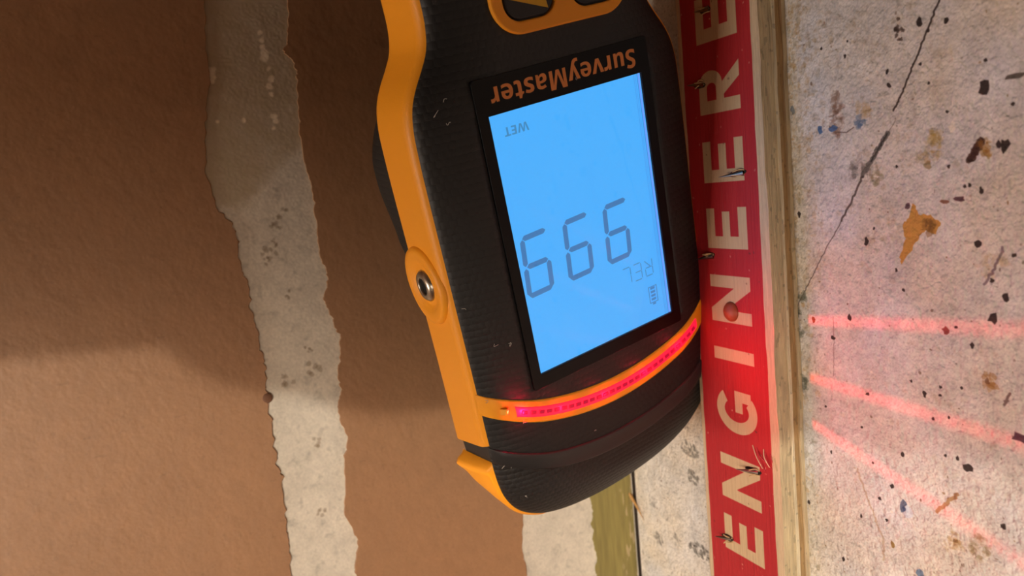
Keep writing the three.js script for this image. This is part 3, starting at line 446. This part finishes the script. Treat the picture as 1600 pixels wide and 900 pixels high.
  const text = new TextGeometry('SurveyMaster', { font, size: 10, depth: 0.4, curveSegments: 5 }); text.computeBoundingBox();
  const tw = text.boundingBox.max.x - text.boundingBox.min.x; text.translate(-text.boundingBox.min.x, 0, 0).scale(35.6 / tw, 0.375, 0.25).translate(-17.8, -33.2, 0.14);
  part('lettering', S(text), std(0xe8924a, 0.55), bezel, 'orange maker lettering under the screen');
  // button frame and buttons
  const frame = roundRect(-18.0, -76, 14.3, -41.2, 6.5), cut = (x0, y0, x1, y1, r) => { const s = roundRect(x0, y0, x1, y1, r); const p = new THREE.Path(s.getPoints(10)); frame.holes.push(p); return s; };
  const holes = [cut(0.0, -57.5, 11.7, -43.6, 3.6), cut(-15.6, -57.5, -3.8, -43.6, 3.6), cut(0.0, -73.4, 11.7, -60.4, 3.6), cut(-15.6, -73.4, -3.8, -60.4, 3.6)];
  part('button_frame', S(extrude(frame, 0.9, 0.35).translate(0, 0, -0.35)), orange, meter, 'orange frame around the buttons');
  holes.forEach((_, i) => {
    const [x0, x1] = i % 2 ? [-15.6, -3.8] : [0, 11.7], [y0, y1] = i < 2 ? [-57.5, -43.6] : [-73.4, -60.4];
    const bt = part('button', S(extrude(roundRect(x0 + 0.3, y0 + 0.3, x1 - 0.3, y1 - 0.3, 3.3), 0.7, 0.4).translate(0, 0, -0.4)), rubber, meter);
    if (!i) { const tr = new THREE.Shape(); tr.moveTo(1.95, -44.9); tr.lineTo(10.9, -48.0); tr.lineTo(3.3, -54.2); part('symbol', S(extrude(tr, 0.12).translate(0, 0, 0.72)), std(0xd9a81e, 0.6), bt, 'yellow triangle symbol'); }
  });
  // probe socket on the orange flank
  const lathe = (pts) => new THREE.LatheGeometry(pts.map(([a, b]) => new THREE.Vector2(a, b)), 40).rotateZ(-Math.PI / 2);
  const jx = 33.6, jy = 4.6, jz = -14;
  const boss = part('socket_boss', S(lathe([[0, 0.2], [3.6, 0.2], [5.2, 0.7], [6.0, 1.35], [7.6, 1.5], [8.5, 1.2], [8.9, 0.3], [8.9, -2]]).translate(jx, jy, jz)), orange, meter, 'round orange socket boss');
  part('socket_ring', S(lathe([[1.75, -1.5], [1.75, 1.35], [2.1, 1.6], [2.9, 1.5], [3.5, 0.9], [3.6, 0.1]]).translate(jx, jy, jz)), std(0xb9b2a6, 0.28, { metalness: 1 }), boss, 'chrome probe socket');
  part('socket_hole', S(new THREE.CircleGeometry(1.8, 20).rotateY(Math.PI / 2).translate(jx + 1.0, jy, jz)), std(0x050505, 0.9), boss);
  // lint on the rubber
  const lint = std(0xc9c2b8, 0.9);
  for (const [x, y, r] of [[29, -31, 1.3], [27.5, -28.6, 0.9], [27, -33, 0.8], [24.5, 18.5, 1.0], [27.8, 17.5, 0.8], [29.5, 47.2, 1.4], [31, 46.8, 1.2], [27.5, 57, 1.4], [25.2, 37, 1.1], [8, 47.5, 0.4], [-2, -30.5, 0.7], [31.5, 8, 0.7], [31.8, 30, 0.9]]) { const pts = []; for (let i = 0; i < 4; i++) { const a = rnd() * 6.28; const xx = x + Math.cos(a) * r * i * 0.35, yy = y + Math.sin(a + i) * r * 0.5; pts.push(V3(xx, yy, zf(xx, yy) + 0.45)); } part('lint', S(tube(pts, 0.05, 10, 4)), lint, meter); }

  // lamps of the light bar: small red lights just in front of its face
  for (const [x, i] of [[25.2, 0.0004], [16, 0.00008], [4, 0.00008], [-8, 0.00008], [-19, 0.00006]]) { const p = new THREE.PointLight(0xff0c38, i); p.position.set(x * mm, ledMid(x) * mm, (zf(x, ledMid(x)) + 1.3) * mm); p.castShadow = true; p.shadow.radius = 0.03; meter.add(p); }
  // the diodes shine outwards, over the edge of the gripper strip and onto the floor
  const aimAt = onFloor(1450, 600), aim = new THREE.Object3D(); aim.name = 'aim'; aim.position.copy(aimAt).multiplyScalar(mm); scene.add(aim);
  for (const x of [17, 9, 1, -7]) { const p = new THREE.SpotLight(0xff1030, 0.00085, 0, 0.95, 1); p.position.set(x * mm, ledMid(x) * mm, (zf(x, ledMid(x)) + 1.6) * mm); p.castShadow = true; p.shadow.radius = 0.05; p.target = aim; meter.add(p); }

  // added slit box with its own lamp, shaped to throw three red floor lines
  const lx = 29.0, ly = ledMid(29.0), lz = zf(lx, ly) + 0.9, src = toWorld(lx, ly, lz);
  const targets = [[[1260, 500], [1620, 516]], [[1260, 588], [1620, 701]], [[1260, 655], [1620, 893]]].map((l) => l.map(([a, b]) => onFloor(a, b)));
  const centre = onFloor(1440, 630), w = centre.clone().sub(src).normalize(), side = V3(1, 0, 0).addScaledVector(w, -w.x).normalize(), up = V3().crossVectors ? new THREE.Vector3().crossVectors(w, side) : null;
  const D = 0.9, H2 = 0.62, gap = 0.013;
  const onPlate = (p) => { const d = p.clone().sub(src), k = D / d.dot(w); return [d.dot(side) * k, d.dot(up) * k]; };
  const lines = targets.map(([a, b]) => { const p = onPlate(a), q = onPlate(b); return { at: (v) => lerp(p[0], q[0], (v - p[1]) / (q[1] - p[1])) }; });
  const order = [...lines].sort((a, b) => b.at(0) - a.at(0));
  const pieces = [], bounds = [{ at: () => H2, g: 0 }, ...order.map((l) => ({ at: l.at, g: gap })), { at: () => -H2, g: 0 }];
  const P = (s, v, d) => src.clone().addScaledVector(side, s).addScaledVector(up, v).addScaledVector(w, d);
  for (let i = 0; i + 1 < bounds.length; i++) {
    const a = bounds[i], b = bounds[i + 1], vs = [-H2, -H2 / 2, 0, H2 / 2, H2], c = (s) => Math.max(-H2, Math.min(H2, s));
    pieces.push(gridGeo(4, 1, (k, j) => P(c(j ? b.at(vs[k]) + b.g : a.at(vs[k]) - a.g), vs[k], D)));
  }
  for (const [s0, v0, s1, v1] of [[-H2, -H2, H2, -H2], [H2, -H2, H2, H2], [H2, H2, -H2, H2], [-H2, H2, -H2, -H2]]) pieces.push(gridGeo(1, 1, (i, j) => P(i ? s1 : s0, i ? v1 : v0, j ? D : -0.7)));
  pieces.push(gridGeo(1, 1, (i, j) => P(i ? H2 : -H2, j ? H2 : -H2, -0.7)));
  const low = Math.max(...targets.map((t) => onPlate(t[0])[1])); pieces.push(gridGeo(1, 1, (i, j) => P(i ? H2 : -H2, j ? low : -H2, D + 0.01)));   // below the lines the cover is closed
  const slitBox = merge(pieces).applyMatrix4(new THREE.Matrix4().makeBasis(MU, MV, MN).setPosition(MO).invert());
  part('slit_box', S(slitBox), orange, meter);
  const beam = new THREE.PointLight(0xff1a30, 0.015); beam.position.set(lx * mm, ly * mm, lz * mm); beam.castShadow = true; beam.shadow.radius = 0.0005; meter.add(beam);
}

// ------------------------------------------------------------------ what shades the wall: an unseen tablet and hand, added and shaped to cast its shadow
{
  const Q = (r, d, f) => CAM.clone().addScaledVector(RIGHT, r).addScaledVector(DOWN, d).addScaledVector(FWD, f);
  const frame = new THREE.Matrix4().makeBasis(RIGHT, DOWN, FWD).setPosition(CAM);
  const shadeTablet = thing('shade_tablet', 'added dark grey tablet shape, unseen, that shades the wall', 'tablet');
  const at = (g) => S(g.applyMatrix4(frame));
  part('case', at(extrude(roundRect(-172, -98, 56, 46, 12), 7, 0.8).translate(0, 0, -14)), std(0x2a2a2d, 0.45), shadeTablet);
  part('display', at(new THREE.PlaneGeometry(212, 126).rotateY(Math.PI).translate(-58, -26, -15)), std(0x08080a, 0.15), shadeTablet);
  const hand = thing('shade_hand', 'added unseen hand in a dark knitted sleeve, shaping the shadow edge', 'hand');
  // joints in (towards the floor, along the wall, forwards), radius
  const bones = [
    [[-86, 36, -28], 25, [-62, 45, -27], 24], [[-62, 45, -27], 24, [-10, 46, -30], 25], [[-10, 48, -30], 25, [34, 40, -36], 22], [[34, 40, -36], 22, [58, 34, -70], 23], [[-10, 48, -30], 24, [58, 34, -70], 23], [[58, 34, -70], 23, [80, 30, -112], 26],
    [[20, 52, -20], 13, [0, 62, -14], 10], [[0, 62, -14], 10, [-22, 54, -12], 8.5], [[-22, 54, -12], 8.5, [-40, 40, -13], 7.5],
    [[-74, 44, -26], 13, [-86, 14, -27], 9.5], [[-86, 14, -27], 9.5, [-88, -14, -25], 8.5], [[-88, -14, -25], 8.5, [-86, -34, -23], 7.5],
    [[-54, 42, -28], 13, [-60, 8, -29], 9.5], [[-60, 8, -29], 9.5, [-60, -24, -27], 8.5], [[-60, -24, -27], 8.5, [-58, -46, -23], 7.5],
    [[-32, 40, -30], 13, [-34, 8, -30], 9.5], [[-34, 8, -30], 9.5, [-34, -20, -27], 8.5], [[-34, -20, -27], 8.5, [-32, -40, -23], 7.5],
    [[-10, 40, -32], 12, [-10, 12, -30], 8.5], [[-10, 12, -30], 8.5, [-10, -8, -27], 8], [[-10, -8, -27], 8, [-9, -24, -23], 7]];
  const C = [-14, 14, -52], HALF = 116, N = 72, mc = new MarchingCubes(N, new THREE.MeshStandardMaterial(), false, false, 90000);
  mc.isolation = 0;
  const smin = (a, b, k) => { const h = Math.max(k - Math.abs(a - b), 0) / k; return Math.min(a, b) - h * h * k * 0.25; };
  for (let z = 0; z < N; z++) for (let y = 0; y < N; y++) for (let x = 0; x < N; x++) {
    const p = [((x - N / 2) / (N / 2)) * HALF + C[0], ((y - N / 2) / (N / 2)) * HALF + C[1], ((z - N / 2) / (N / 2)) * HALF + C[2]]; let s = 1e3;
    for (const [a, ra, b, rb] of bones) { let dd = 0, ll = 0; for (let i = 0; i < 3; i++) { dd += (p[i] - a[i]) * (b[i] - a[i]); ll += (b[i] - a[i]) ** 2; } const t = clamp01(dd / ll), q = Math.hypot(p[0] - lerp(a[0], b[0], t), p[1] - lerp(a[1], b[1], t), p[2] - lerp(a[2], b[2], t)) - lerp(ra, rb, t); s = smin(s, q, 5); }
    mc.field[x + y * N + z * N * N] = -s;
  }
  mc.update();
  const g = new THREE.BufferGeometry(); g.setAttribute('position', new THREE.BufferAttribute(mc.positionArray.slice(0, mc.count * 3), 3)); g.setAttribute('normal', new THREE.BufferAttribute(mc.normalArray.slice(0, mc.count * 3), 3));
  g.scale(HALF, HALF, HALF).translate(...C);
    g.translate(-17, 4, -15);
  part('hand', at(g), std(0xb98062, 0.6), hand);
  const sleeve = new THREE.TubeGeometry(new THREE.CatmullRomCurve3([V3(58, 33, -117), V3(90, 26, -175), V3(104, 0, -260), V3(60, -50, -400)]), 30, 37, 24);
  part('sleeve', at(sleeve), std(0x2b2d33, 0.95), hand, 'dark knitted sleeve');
}

renderer.render(scene, camera);
